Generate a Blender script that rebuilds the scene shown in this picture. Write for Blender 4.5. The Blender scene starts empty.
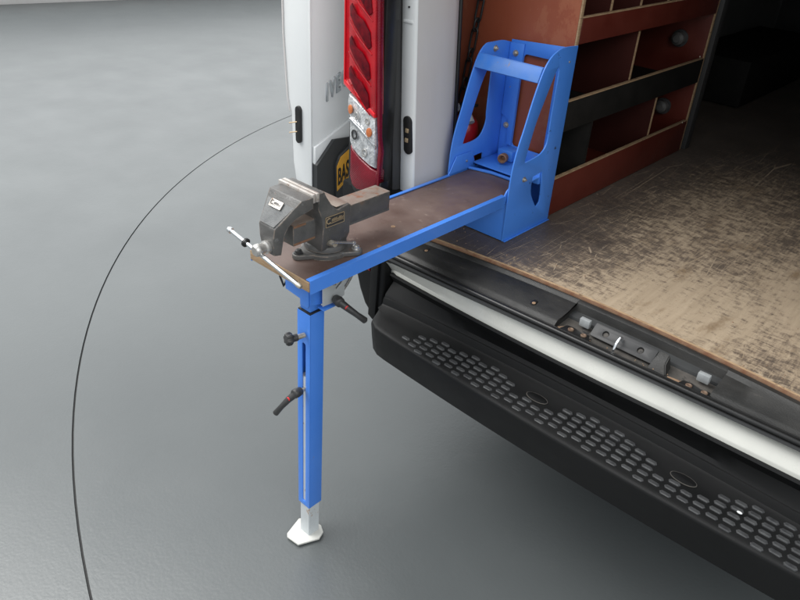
import bpy, bmesh, math, random
from mathutils import Vector, Matrix
random.seed(7)
S = bpy.context.scene
COL = S.collection
R = math.radians

# ------------------------------------------------------------ camera
F_PX, YAW, PITCH, ROLL, CAM_H = 710.28, -0.713432, 0.546487, 0.0653715, 1.55
fw = Vector((math.sin(YAW)*math.cos(PITCH), math.cos(YAW)*math.cos(PITCH), -math.sin(PITCH)))
rt = Vector((math.cos(YAW), -math.sin(YAW), 0)); up = rt.cross(fw)
c_, s_ = math.cos(ROLL), math.sin(ROLL)
rt2 = c_*rt + s_*up; up2 = -s_*rt + c_*up
cam = bpy.data.cameras.new('camera'); cam.sensor_width = 36; cam.lens = F_PX/800*36
cam.clip_start = .02; cam.clip_end = 200
cam.dof.use_dof = True; cam.dof.focus_distance = 1.75; cam.dof.aperture_fstop = 16
co = bpy.data.objects.new('camera', cam); COL.objects.link(co)
co.matrix_world = Matrix(((rt2.x, up2.x, -fw.x, 0), (rt2.y, up2.y, -fw.y, 0), (rt2.z, up2.z, -fw.z, CAM_H), (0, 0, 0, 1)))
S.camera = co

# ------------------------------------------------------------ light
w = bpy.data.worlds.new('World'); S.world = w; w.use_nodes = True
w.node_tree.nodes['Background'].inputs[0].default_value = (.93, .97, 1, 1)
w.node_tree.nodes['Background'].inputs[1].default_value = .69

def area(name, loc, target, sx, sy, power, col=(1, 1, 1)):
    l = bpy.data.lights.new(name, 'AREA'); l.shape = 'RECTANGLE'; l.size = sx; l.size_y = sy
    l.energy = power; l.color = col
    o = bpy.data.objects.new(name, l); COL.objects.link(o); o.location = loc
    o.rotation_euler = (Vector(target)-Vector(loc)).to_track_quat('-Z', 'Y').to_euler()
    return o
area('unseen_softbox', (-3.2, -.4, 4.3), (-1.0, 1.0, .6), 3.6, 3.2, 185, (1, .985, .96))
area('unseen_softbox', (2.6, -1.0, 3.6), (-.9, 1.4, .9), 2.2, 2.0, 48, (1, .99, .975))  # fill lamp added out of view to brighten the doorway jamb
area('studio_light_wall', (-7.9, 6.0, 2.75), (-4.9, 5.28, 2.45), 13.0, 4.4, 195, (.97, .99, 1))
S.view_settings.view_transform = 'Standard'; S.view_settings.look = 'None'
S.view_settings.exposure = .42; S.view_settings.gamma = 1

# ------------------------------------------------------------ materials
def mat(name, base, rough=.5, metal=0, base2=None, nscale=8, spots=None, spot_scale=30, spot_thr=.66,
        spot_soft=.03, spot2=None, spot2_scale=12, spot2_thr=.7, bump=0, bscale=200, coat=0, spec=.5, rvar=0,
        edge=None, edge_r=.0015, edge_thr=.12, stretch=(1, 1, 1), ndetail=6):
    m = bpy.data.materials.new(name); m.use_nodes = True
    nt = m.node_tree; N = nt.nodes; L = nt.links; b = N['Principled BSDF']
    b.inputs['Roughness'].default_value = rough; b.inputs['Metallic'].default_value = metal
    b.inputs['Coat Weight'].default_value = coat; b.inputs['Coat Roughness'].default_value = .08
    b.inputs['Specular IOR Level'].default_value = spec
    tc = N.new('ShaderNodeTexCoord'); mp = N.new('ShaderNodeMapping'); mp.inputs['Scale'].default_value = stretch
    geo = N.new('ShaderNodeNewGeometry'); L.new(geo.outputs['Position'], mp.inputs['Vector'])
    V = mp.outputs[0]
    def noise(sc, det=6, ro=.6):
        n = N.new('ShaderNodeTexNoise'); n.inputs['Scale'].default_value = sc; n.inputs['Detail'].default_value = det
        n.inputs['Roughness'].default_value = ro; L.new(V, n.inputs['Vector']); return n.outputs['Fac']
    def mr(f, a, c, lo=0, hi=1):
        r = N.new('ShaderNodeMapRange'); r.inputs[1].default_value = a; r.inputs[2].default_value = c
        r.inputs[3].default_value = lo; r.inputs[4].default_value = hi; L.new(f, r.inputs[0]); return r.outputs[0]
    def mix(f, a, c):
        x = N.new('ShaderNodeMix'); x.data_type = 'RGBA'; L.new(f, x.inputs[0])
        for k, v in ((6, a), (7, c)):
            if isinstance(v, tuple): x.inputs[k].default_value = (*v, 1)
            else: L.new(v, x.inputs[k])
        return x.outputs[2]
    b.inputs['Base Color'].default_value = (*base, 1)
    col = base
    if base2: col = mix(mr(noise(nscale, ndetail), .32, .68), base, base2)
    if spots: col = mix(mr(noise(spot_scale, 5, .65), spot_thr, spot_thr+spot_soft), col, spots)
    if spot2: col = mix(mr(noise(spot2_scale, 8, .7), spot2_thr, spot2_thr+spot_soft), col, spot2)
    if edge:
        bv = N.new('ShaderNodeBevel'); bv.samples = 4; bv.inputs['Radius'].default_value = edge_r
        d = N.new('ShaderNodeVectorMath'); d.operation = 'DOT_PRODUCT'
        L.new(bv.outputs[0], d.inputs[0]); L.new(geo.outputs['Normal'], d.inputs[1])
        a = N.new('ShaderNodeMath'); a.operation = 'SUBTRACT'; a.inputs[0].default_value = 1; L.new(d.outputs['Value'], a.inputs[1])
        n2 = mr(noise(60, 5), .42, .6)
        mu = N.new('ShaderNodeMath'); mu.operation = 'MULTIPLY'
        L.new(mr(a.outputs[0], edge_thr*.4, edge_thr), mu.inputs[0]); L.new(n2, mu.inputs[1])
        col = mix(mu.outputs[0], col, edge)
    if not isinstance(col, tuple): L.new(col, b.inputs['Base Color'])
    if rvar: L.new(mr(noise(nscale*2, 5), .3, .7, max(.02, rough-rvar), rough+rvar), b.inputs['Roughness'])
    if bump:
        bp = N.new('ShaderNodeBump'); bp.inputs['Strength'].default_value = bump; bp.inputs['Distance'].default_value = .002
        L.new(noise(bscale, 4), bp.inputs['Height']); L.new(bp.outputs[0], b.inputs['Normal'])
    return m

M = {}
M['blue'] = mat('blue_paint', (.055, .225, .76), .38, base2=(.075, .255, .80), nscale=5, spots=(.34, .24, .17), spot_scale=46, spot_thr=.715,
                spot_soft=.012, bump=.05, bscale=260, coat=.12, rvar=.06, edge=(.18, .30, .55), edge_thr=.3, edge_r=.001)
M['blue_worn'] = mat('scuffed_blue_paint', (.03, .19, .68), .45, base2=(.11, .25, .62), nscale=16, spots=(.30, .24, .22), spot_scale=22, spot_thr=.61,
                     spot_soft=.08, bump=.06, bscale=300, rvar=.1)
M['blue_dirty'] = mat('blue_paint_with_black_scuffs', (.055, .225, .74), .38, base2=(.07, .25, .78), nscale=5, spots=(.02, .03, .07), spot_scale=42, spot_thr=.66,
                      spot_soft=.03, bump=.05, bscale=260, coat=.1, edge=(.25, .4, .6), edge_thr=.25, edge_r=.001)
M['iron'] = mat('grey_cast_iron', (.080, .080, .078), .40, .15, base2=(.135, .130, .124), nscale=28, bump=.35, bscale=330, rvar=.12,
                spots=(.17, .10, .065), spot_scale=26, spot_thr=.64, spot_soft=.08, spot2=(.20, .20, .20), spot2_scale=36, spot2_thr=.60, edge=(.42, .33, .26), edge_thr=.07, edge_r=.003)
M['iron_face'] = mat('worn_grey_paint', (.15, .155, .155), .45, .1, base2=(.10, .105, .108), nscale=30, bump=.3, bscale=300, rvar=.1,
                     spots=(.28, .17, .11), spot_scale=30, spot_thr=.68, edge=(.4, .3, .22), edge_thr=.16)
M['rust_steel'] = mat('rust_tinted_machined_steel', (.26, .20, .165), .42, .35, base2=(.36, .31, .27), nscale=16, spots=(.30, .11, .05), spot_scale=15,
                      spot_thr=.56, spot_soft=.1, bump=.15, bscale=300, rvar=.1)
M['rust_edge'] = mat('rusty_brown_steel', (.22, .10, .055), .6, .2, base2=(.30, .19, .12), nscale=40, bump=.3, bscale=300)
M['jaw'] = mat('machined_jaw_steel', (.55, .50, .45), .38, .55, base2=(.68, .65, .62), nscale=50, spots=(.30, .18, .12), spot_scale=60, spot_thr=.6, spot_soft=.05)
M['steel'] = mat('bright_steel', (.66, .65, .63), .3, .75, base2=(.52, .5, .47), nscale=60, rvar=.08, bump=.1)
M['chrome'] = mat('bright_chrome', (.8, .82, .84), .14, .95)
M['screw_dull'] = mat('dull_brown_screw', (.16, .10, .07), .55, .3, base2=(.24, .17, .12), nscale=80)
M['badge'] = mat('silver_badge', (.62, .66, .68), .22, .6)
M['zinc'] = mat('zinc_plated_bolt', (.58, .55, .48), .36, .6, base2=(.36, .31, .24), nscale=90)
M['zincplate'] = mat('pale_zinc_plate', (.62, .65, .66), .42, .25, base2=(.52, .55, .56), nscale=20, bump=.05)
M['ply_top'] = mat('brown_film_faced_plywood', (.100, .062, .051), .45, base2=(.165, .117, .100), nscale=9, spots=(.27, .21, .18), spot_scale=38,
                   spot_thr=.62, spot_soft=.14, spot2=(.065, .045, .039), spot2_scale=14, spot2_thr=.6, bump=.25, bscale=700, rvar=.1)
M['ply_edge'] = mat('raw_plywood_edge', (.42, .29, .17), .75, base2=(.28, .18, .10), nscale=45, bump=.3, stretch=(1, 1, 6), spots=(.16, .10, .06), spot_scale=40, spot_thr=.63)
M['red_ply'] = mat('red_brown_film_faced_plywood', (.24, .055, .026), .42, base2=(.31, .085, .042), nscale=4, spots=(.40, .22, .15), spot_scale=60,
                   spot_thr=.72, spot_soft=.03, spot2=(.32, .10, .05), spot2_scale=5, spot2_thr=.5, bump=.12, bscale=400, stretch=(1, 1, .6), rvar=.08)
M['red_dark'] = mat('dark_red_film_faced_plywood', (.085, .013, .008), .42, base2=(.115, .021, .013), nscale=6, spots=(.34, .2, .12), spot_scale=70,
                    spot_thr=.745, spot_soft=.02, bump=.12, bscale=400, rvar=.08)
M['shade_ply'] = mat('shade_darkened_plywood', (.035, .008, .006), .7, base2=(.05, .012, .009), nscale=6, bump=.1, spec=.15)  # red plywood with the compartment shade put into its colour
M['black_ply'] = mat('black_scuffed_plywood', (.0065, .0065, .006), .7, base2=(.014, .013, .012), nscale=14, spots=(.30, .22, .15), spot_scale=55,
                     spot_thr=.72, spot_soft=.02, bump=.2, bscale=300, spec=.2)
M['white'] = mat('white_vehicle_paint', (.78, .80, .80), .25, coat=.5, base2=(.72, .74, .745), nscale=3, spots=(.50, .47, .42), spot_scale=50, spot_thr=.74, spot_soft=.04)
M['jamb'] = mat('satin_white_lining', (.56, .54, .52), .45, base2=(.62, .61, .60), nscale=4, spots=(.40, .34, .28), spot_scale=32, spot_thr=.72, spot_soft=.06,
                bump=.1, bscale=60, stretch=(1, 1, .4))
M['cream'] = mat('creamy_white_paint', (.62, .62, .575), .3, coat=.3, base2=(.55, .55, .51), nscale=10, spots=(.45, .43, .36), spot_scale=70, spot_thr=.71,
                 spot_soft=.03, rvar=.08)
M['plastic'] = mat('black_textured_plastic', (.0045, .0048, .0050), .52, base2=(.0068, .007, .0073), nscale=6, bump=.35, bscale=900, rvar=.08,
                   spots=(.035, .034, .033), spot_scale=45, spot_thr=.74, spot_soft=.05, spec=.28)
M['pad'] = mat('worn_grey_plastic', (.066, .068, .070), .42, base2=(.030, .031, .033), nscale=60, bump=.2, bscale=900)
M['sill'] = mat('dusty_black_plastic', (.015, .0155, .0155), .5, base2=(.032, .031, .029), nscale=12, spots=(.11, .10, .09), spot_scale=24, spot_thr=.64,
                spot_soft=.15, bump=.3, bscale=500, rvar=.12, stretch=(.5, 1, 1))
M['sill_dust'] = mat('dust_covered_grey_metal', (.06, .056, .05), .75, base2=(.11, .10, .09), nscale=28, spots=(.03, .03, .03), spot_scale=35, spot_thr=.58,
                     spot_soft=.08, bump=.4, bscale=300)
M['rubber'] = mat('black_rubber', (.012, .012, .012), .33, base2=(.02, .02, .02), nscale=20, bump=.1, bscale=300)
M['seal'] = mat('dark_grey_rubber', (.030, .031, .032), .5, base2=(.04, .04, .041), nscale=5, bump=.1)
M['knob'] = mat('black_handle_plastic', (.03, .03, .031), .42, base2=(.045, .044, .044), nscale=80, bump=.2, bscale=500)
M['redbtn'] = mat('red_button_plastic', (.62, .02, .025), .35)
M['dark'] = mat('very_dark_lining', (.03, .032, .033), .75, base2=(.05, .052, .053), nscale=5, bump=.2, bscale=100)
M['darkgrey'] = mat('dark_grey_lining', (.13, .132, .128), .7, base2=(.17, .17, .162), nscale=4)
M['trim'] = mat('dark_grey_door_trim', (.032, .034, .036), .5, base2=(.04, .042, .044), nscale=5, bump=.2, bscale=700)
M['yellow'] = mat('yellow_plate_print', (.70, .36, .03), .4, base2=(.62, .30, .03), nscale=30)
M['ink'] = mat('black_plate_print', (.012, .012, .012), .4)
M['foot'] = mat('chipped_cream_paint', (.72, .72, .68), .45, base2=(.62, .62, .58), nscale=25, spots=(.34, .17, .07), spot_scale=38, spot_thr=.69, spot_soft=.04, bump=.1)
M['inner'] = mat('chipped_white_paint', (.60, .64, .66), .42, base2=(.53, .56, .57), nscale=20, spots=(.36, .19, .08), spot_scale=30, spot_thr=.62, spot_soft=.04)
M['lens_red'] = mat('bright_red_lens', (.50, .004, .012), .16, base2=(.34, .003, .010), nscale=22, coat=.6, spec=.5, bump=.0)
M['lens_line'] = mat('vivid_red_lens_edge', (.72, .015, .025), .18, coat=.8)
M['lens_deep'] = mat('deep_red_lens', (.12, .002, .010), .16, base2=(.20, .003, .014), nscale=18, coat=.35, spec=.4)
M['lens_dark'] = mat('dark_red_reflector_bowl', (.05, .001, .005), .45, base2=(.16, .002, .008), nscale=70, spec=.2)
M['lens_clear'] = mat('silvered_clear_lens', (.80, .82, .83), .12, .25, base2=(.30, .31, .32), nscale=110, coat=1, spots=(.9, .9, .9), spot_scale=90, spot_thr=.6, bump=.6, bscale=200)
M['orange'] = mat('orange_indicator_bulb', (.62, .20, .06), .25, coat=.6, base2=(.40, .10, .03), nscale=120)
M['ext_red'] = mat('red_extinguisher_paint', (.30, .010, .015), .3, coat=.5, base2=(.24, .008, .012), nscale=10)
M['gold'] = mat('brass_contact', (.55, .42, .26), .4, .5)
M['card'] = mat('torn_brown_cardboard', (.36, .24, .15), .8, base2=(.26, .16, .10), nscale=60, bump=.5)
M['grey_plastic'] = mat('light_grey_plastic', (.36, .38, .385), .5, base2=(.27, .28, .285), nscale=60)
M['fitgrey'] = mat('grey_fitting_plastic', (.10, .10, .098), .55)
M['chain'] = mat('blackened_steel', (.02, .02, .02), .5, .3)
M['wall'] = mat('white_studio_wall', (.75, .76, .76), .8, base2=(.70, .71, .71), nscale=1)

# lens grid relief
def add_grid(m, scale=260, st=.6):
    nt = m.node_tree; N = nt.nodes; L = nt.links; b = N['Principled BSDF']
    g = N.new('ShaderNodeNewGeometry'); mp = N.new('ShaderNodeMapping'); mp.inputs['Rotation'].default_value = (0, R(45), 0)
    L.new(g.outputs['Position'], mp.inputs[0])
    v = N.new('ShaderNodeTexVoronoi'); v.inputs['Scale'].default_value = scale; v.inputs['Randomness'].default_value = .15
    L.new(mp.outputs[0], v.inputs['Vector'])
    bp = N.new('ShaderNodeBump'); bp.inputs['Strength'].default_value = st; bp.inputs['Distance'].default_value = .002
    L.new(v.outputs['Distance'], bp.inputs['Height']); L.new(bp.outputs[0], b.inputs['Normal'])
for k in ('lens_red', 'lens_clear', 'lens_deep'): add_grid(M[k], 230 if k != 'lens_clear' else 170, .5)

# studio floor paint: dark grey glossy paint with orange peel
def floor_mat():
    m = bpy.data.materials.new('grey_floor_paint'); m.use_nodes = True
    N = m.node_tree.nodes; L = m.node_tree.links; b = N['Principled BSDF']
    g = N.new('ShaderNodeNewGeometry')
    def noise(sc, det, ro=.55):
        n = N.new('ShaderNodeTexNoise'); n.inputs['Scale'].default_value = sc; n.inputs['Detail'].default_value = det
        n.inputs['Roughness'].default_value = ro; L.new(g.outputs['Position'], n.inputs['Vector']); return n.outputs['Fac']
    def mr(f, a, c, lo=0., hi=1.):
        r = N.new('ShaderNodeMapRange'); r.inputs[1].default_value = a; r.inputs[2].default_value = c
        r.inputs[3].default_value = lo; r.inputs[4].default_value = hi; L.new(f, r.inputs[0]); return r.outputs[0]
    def mix(f, a, c):
        x = N.new('ShaderNodeMix'); x.data_type = 'RGBA'; L.new(f, x.inputs[0])
        for k, v in ((6, a), (7, c)):
            if isinstance(v, tuple): x.inputs[k].default_value = (*v, 1)
            else: L.new(v, x.inputs[k])
        return x.outputs[2]
    c = mix(mr(noise(1.3, 5), .3, .7), (.098, .108, .110), (.112, .123, .124))
    c = mix(mr(noise(14, 8, .7), .60, .85), c, (.125, .133, .132))
    c = mix(mr(noise(60, 4, .6), .765, .79), c, (.07, .074, .074))
    L.new(c, b.inputs['Base Color'])
    L.new(mr(noise(3, 6), .3, .7, .31, .39), b.inputs['Roughness'])
    b.inputs['Specular IOR Level'].default_value = .9
    bp = N.new('ShaderNodeBump'); bp.inputs['Strength'].default_value = .22; bp.inputs['Distance'].default_value = .0016
    a = N.new('ShaderNodeMath'); a.operation = 'ADD'; L.new(noise(120, 2, .4), a.inputs[0]); L.new(noise(34, 3, .5), a.inputs[1])
    L.new(a.outputs[0], bp.inputs['Height']); L.new(bp.outputs[0], b.inputs['Normal'])
    return m
M['floor'] = floor_mat()
M['gap'] = mat('grey_joint_filler', (.022, .023, .023), .6)

# cargo floor: dark film worn through to pale wood
def cargo_mat():
    m = bpy.data.materials.new('worn_cargo_floor_plywood'); m.use_nodes = True
    N = m.node_tree.nodes; L = m.node_tree.links; b = N['Principled BSDF']
    g = N.new('ShaderNodeNewGeometry'); P = g.outputs['Position']
    def mapping(rot=0, sc=(1, 1, 1), loc=(0, 0, 0)):
        mp = N.new('ShaderNodeMapping'); mp.vector_type = 'TEXTURE' if False else 'POINT'
        mp.inputs['Rotation'].default_value = (0, 0, R(rot)); mp.inputs['Scale'].default_value = sc; mp.inputs['Location'].default_value = loc
        L.new(P, mp.inputs[0]); return mp.outputs[0]
    def noise(v, sc, det=6, ro=.6):
        n = N.new('ShaderNodeTexNoise'); n.inputs['Scale'].default_value = sc; n.inputs['Detail'].default_value = det
        n.inputs['Roughness'].default_value = ro; L.new(v, n.inputs['Vector']); return n.outputs['Fac']
    def mr(f, a, c, lo=0., hi=1.):
        r = N.new('ShaderNodeMapRange'); r.inputs[1].default_value = a; r.inputs[2].default_value = c
        r.inputs[3].default_value = lo; r.inputs[4].default_value = hi; L.new(f, r.inputs[0]); return r.outputs[0]
    def mix(f, a, c):
        x = N.new('ShaderNodeMix'); x.data_type = 'RGBA'; L.new(f, x.inputs[0])
        for k, v in ((6, a), (7, c)):
            if isinstance(v, tuple): x.inputs[k].default_value = (*v, 1)
            else: L.new(v, x.inputs[k])
        return x.outputs[2]
    def ma(op, a, c):
        x = N.new('ShaderNodeMath'); x.operation = op
        for k, v in ((0, a), (1, c)):
            if isinstance(v, (int, float)): x.inputs[k].default_value = v
            else: L.new(v, x.inputs[k])
        return x.outputs[0]
    V0 = mapping()
    # wear blobs (where crates are slid in over the sill)
    def blob(cx, cy, rx, ry, rot=0):
        mp = N.new('ShaderNodeMapping'); mp.vector_type = 'TEXTURE'
        mp.inputs['Location'].default_value = (cx, cy, .729); mp.inputs['Rotation'].default_value = (0, 0, R(rot)); mp.inputs['Scale'].default_value = (rx, ry, 1)
        L.new(P, mp.inputs[0])
        ln = N.new('ShaderNodeVectorMath'); ln.operation = 'LENGTH'; L.new(mp.outputs[0], ln.inputs[0])
        return mr(ln.outputs['Value'], 1.3, .25)
    wear = ma('MAXIMUM', blob(-.42, 1.50, .38, .38), blob(-.08, 1.72, .5, .6))
    wear = ma('MAXIMUM', wear, ma('MULTIPLY', blob(-.55, 2.0, .36, .85), .70))
    wear = ma('MAXIMUM', wear, ma('MULTIPLY', blob(-.45, 1.36, .45, .05), .95))
    wear = ma('MULTIPLY', wear, mr(noise(V0, 3.0, 3), .25, .6, .75, 1.08))
    n1 = noise(mapping(0, (1, 1.6, 1)), 30, 12, .74)
    n2 = noise(mapping(-28, (1, 6, 1)), 30, 9, .74)
    n3 = noise(mapping(38, (9, 1, 1)), 18, 9, .74)
    nn = ma('ADD', ma('MULTIPLY', n1, .45), ma('ADD', ma('MULTIPLY', n2, .3), ma('MULTIPLY', n3, .25)))
    thr = ma('SUBTRACT', .665, ma('MULTIPLY', wear, .265))
    d = ma('SUBTRACT', nn, thr)
    mask = mr(d, -.030, .055)
    # long scratches
    def scratch(rot, sc, width, lim):
        v = mapping(rot, (1, .07, 1)); wv = N.new('ShaderNodeTexVoronoi'); wv.feature = 'DISTANCE_TO_EDGE'
        wv.inputs['Scale'].default_value = sc; L.new(v, wv.inputs['Vector'])
        line = mr(wv.outputs['Distance'], width, width*.3)
        return ma('MULTIPLY', line, mr(noise(v, sc*1.7, 3), lim, lim+.06))
    sc = ma('MAXIMUM', scratch(35, 16, .010, .53), ma('MAXIMUM', scratch(8, 13, .009, .55), scratch(62, 15, .009, .55)))
    sc = ma('MAXIMUM', sc, ma('MAXIMUM', scratch(28, 34, .012, .50), ma('MAXIMUM', scratch(44, 42, .012, .52), scratch(-12, 30, .011, .54))))
    sc = ma('MULTIPLY', sc, mr(wear, .05, .4, .22, .9))
    mask = ma('MAXIMUM', mask, sc)
    soft = mr(d, -.10, .03)
    film = mix(mr(noise(V0, 5, 6), .3, .7), (.078, .062, .052), (.125, .104, .088))
    film = mix(mr(noise(V0, 90, 5, .7), .66, .72), film, (.30, .24, .17))
    film = mix(ma('MULTIPLY', soft, .72), film, (.27, .20, .14))
    wood = mix(mr(noise(mapping(4, (14, 1.2, 1)), 5, 8, .65), .3, .7), (.47, .37, .26), (.37, .285, .195))
    wood = mix(mr(noise(mapping(0, (2.4, 1, 1)), 6, 6, .7), .56, .70), wood, (.25, .175, .105))
    wood = mix(mr(noise(V0, 120, 4, .6), .64, .72), wood, (.30, .22, .14))
    L.new(mix(mask, film, wood), b.inputs['Base Color'])
    L.new(mr(mask, 0, 1, .48, .8), b.inputs['Roughness'])
    bp = N.new('ShaderNodeBump'); bp.inputs['Strength'].default_value = .5; bp.inputs['Distance'].default_value = .0012; bp.invert = True
    h = ma('ADD', mask, ma('MULTIPLY', noise(V0, 260, 4), .6)); L.new(h, bp.inputs['Height']); L.new(bp.outputs[0], b.inputs['Normal'])
    return m
M['cargo'] = cargo_mat()

# ------------------------------------------------------------ builders (all vertices in world metres)
def link(name, me, m, parent=None):
    o = bpy.data.objects.new(name, me); COL.objects.link(o)
    for x in (m if isinstance(m, (list, tuple)) else [m]): me.materials.append(M[x] if isinstance(x, str) else x)
    if parent:
        o.parent = parent
        if parent.type == 'EMPTY': o.location = -Vector(parent.location)
    return o
def thing(name, label, cat, loc, group=None):
    o = bpy.data.objects.new(name, None); COL.objects.link(o); o.location = loc; o.empty_display_size = .1
    o['label'] = label; o['category'] = cat
    if group: o['group'] = group
    return o
def smooth(me, ang=35):
    for p in me.polygons: p.use_smooth = True
    try: me.set_sharp_from_angle(angle=R(ang))
    except Exception: pass
def from_bm(name, bm, m, parent=None, sm=True, ang=35):
    bmesh.ops.recalc_face_normals(bm, faces=bm.faces)
    me = bpy.data.meshes.new(name); bm.to_mesh(me); bm.free()
    if sm: smooth(me, ang)
    return link(name, me, m, parent)
def bm_box(bm, lo, hi, bevel=0, seg=2, mtx=None):
    lo, hi = Vector(lo), Vector(hi); r = bmesh.ops.create_cube(bm, size=1)
    vs = r['verts']; c = (lo+hi)/2; s = hi-lo
    for v in vs: v.co = Vector((v.co.x*s.x+c.x, v.co.y*s.y+c.y, v.co.z*s.z+c.z))
    if bevel:
        es = list({e for v in vs for e in v.link_edges})
        rr = bmesh.ops.bevel(bm, geom=es, offset=bevel, segments=seg, affect='EDGES', profile=.5)
        vs = list({v for f in rr['faces'] for v in f.verts} | {v for v in vs if v.is_valid})
    if mtx: 
        for v in vs: v.co = mtx @ v.co
    return vs
def box(name, lo, hi, m, parent=None, bevel=.0015, mtx=None):
    bm = bmesh.new(); bm_box(bm, lo, hi, bevel, 2, mtx); return from_bm(name, bm, m, parent)
def frame_for(d):
    d = Vector(d).normalized(); a = Vector((0, 0, 1)) if abs(d.z) < .9 else Vector((1, 0, 0))
    u = d.cross(a).normalized(); return d, u, d.cross(u)
def bm_tube(bm, pts, rads, n=16, cap=True):
    pts = [Vector(p) for p in pts]; rads = rads if isinstance(rads, (list, tuple)) else [rads]*len(pts)
    rings = []; pu = None
    for i, p in enumerate(pts):
        d = (pts[min(i+1, len(pts)-1)]-pts[max(i-1, 0)]).normalized()
        if pu is None: _, u, v = frame_for(d)
        else:
            u = (pu-d*pu.dot(d)).normalized(); v = d.cross(u)
        pu = u
        rings.append([bm.verts.new(p+(u*math.cos(2*math.pi*k/n)+v*math.sin(2*math.pi*k/n))*rads[i]) for k in range(n)])
    for a, b in zip(rings, rings[1:]):
        for k in range(n): bm.faces.new((a[k], a[(k+1) % n], b[(k+1) % n], b[k]))
    if cap: bm.faces.new(rings[0][::-1]); bm.faces.new(rings[-1])
def tube(name, pts, rads, m, parent=None, n=16, ang=40):
    bm = bmesh.new(); bm_tube(bm, pts, rads, n); return from_bm(name, bm, m, parent, ang=ang)
def lathe(name, base, axis, prof, m, parent=None, n=32, ang=35):
    """prof: list of (distance along axis, radius)"""
    d, u, v = frame_for(axis); b = Vector(base)
    bm = bmesh.new(); rings = []
    for h, r in prof:
        rings.append([bm.verts.new(b+d*h+(u*math.cos(2*math.pi*k/n)+v*math.sin(2*math.pi*k/n))*max(r, 1e-5)) for k in range(n)])
    for a, c in zip(rings, rings[1:]):
        for k in range(n): bm.faces.new((a[k], a[(k+1) % n], c[(k+1) % n], c[k]))
    bm.faces.new(rings[0][::-1]); bm.faces.new(rings[-1])
    return from_bm(name, bm, m, parent, ang=ang)
def plate(name, outline, holes, thick, fn, m, parent=None, bevel=.0008, ang=35):
    """flat plate with holes: outline/holes are 2D loops, fn(a, b, t) -> world point; t runs -thick/2..thick/2"""
    cu = bpy.data.curves.new('tmp', 'CURVE'); cu.dimensions = '2D'; cu.fill_mode = 'BOTH'
    cu.extrude = max(thick/2-bevel, 1e-5); cu.bevel_depth = bevel; cu.bevel_resolution = 1; cu.offset = -bevel
    for lp in [outline]+list(holes):
        s = cu.splines.new('POLY'); s.points.add(len(lp)-1); s.use_cyclic_u = True
        for p, q in zip(s.points, lp): p.co = (q[0], q[1], 0, 1)
    t = bpy.data.objects.new('tmp', cu); COL.objects.link(t)
    dg = bpy.context.evaluated_depsgraph_get(); dg.update()
    me = bpy.data.meshes.new_from_object(t.evaluated_get(dg)); bpy.data.objects.remove(t)
    for v in me.vertices: v.co = fn(v.co.x, v.co.y, v.co.z)
    bm = bmesh.new(); bm.from_mesh(me); bmesh.ops.remove_doubles(bm, verts=bm.verts, dist=1e-6)
    bpy.data.meshes.remove(me)
    o = from_bm(name, bm, m, parent, ang=ang); return o
def YZ(X): return lambda a, b, t: Vector((X+t, a, b))      # loop in (Y, Z), plate normal along X
def XZ(Y): return lambda a, b, t: Vector((a, Y+t, b))      # loop in (X, Z)
def XY(Z): return lambda a, b, t: Vector((a, b, Z+t))
def loft(name, rows, m, parent=None, matidx=None, ang=35):
    bm = bmesh.new(); g = [[bm.verts.new(p) for p in r] for r in rows]
    for i in range(len(g)-1):
        for j in range(len(g[0])-1):
            f = bm.faces.new((g[i][j], g[i][j+1], g[i+1][j+1], g[i+1][j]))
            if matidx: f.material_index = matidx[i]
    me = bpy.data.meshes.new(name); bm.normal_update(); bm.to_mesh(me); bm.free(); smooth(me, ang)
    return link(name, me, m, parent)
def text(name, s, size, origin, xdir, ydir, m, parent, ext=.001, bold=0, spacing=1.0):
    cu = bpy.data.curves.new('tmp', 'FONT'); cu.body = s; cu.size = size; cu.extrude = ext; cu.offset = bold; cu.space_character = spacing
    t = bpy.data.objects.new('tmp', cu); COL.objects.link(t)
    dg = bpy.context.evaluated_depsgraph_get(); dg.update()
    me = bpy.data.meshes.new_from_object(t.evaluated_get(dg)); bpy.data.objects.remove(t)
    x = Vector(xdir); y = Vector(ydir); n = x.cross(y).normalized(); o_ = Vector(origin)
    for v in me.vertices: v.co = o_+x*v.co.x+y*v.co.y+n*v.co.z
    me.materials.clear()
    return link(name, me, m, parent)
def arc(cx, cy, r, a0, a1, n=8): return [(cx+r*math.cos(R(a0+(a1-a0)*i/n)), cy+r*math.sin(R(a0+(a1-a0)*i/n))) for i in range(n+1)]
def circ(cx, cy, r, n=16): return [(cx+r*math.cos(2*math.pi*i/n), cy+r*math.sin(2*math.pi*i/n)) for i in range(n)]
def rrect(x0, y0, x1, y1, r, n=4):
    return arc(x1-r, y1-r, r, 0, 90, n)+arc(x0+r, y1-r, r, 90, 180, n)+arc(x0+r, y0+r, r, 180, 270, n)+arc(x1-r, y0+r, r, 270, 360, n)
def bolt(parent, p, d, r=.0065, h=.005, m='zinc', name='bolt'):
    """hex head on a washer"""
    d, u, v = frame_for(d); p = Vector(p); bm = bmesh.new()
    bm_tube(bm, [p, p+d*.0012], r*1.45, 20)
    bm_tube(bm, [p+d*.0012, p+d*(h), p+d*(h+.0006)], [r, r, r*.86], 6)
    bm_tube(bm, [p+d*(h), p+d*(h+.004)], r*.5, 12)
    return from_bm(name, bm, m, parent, ang=30)

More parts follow.
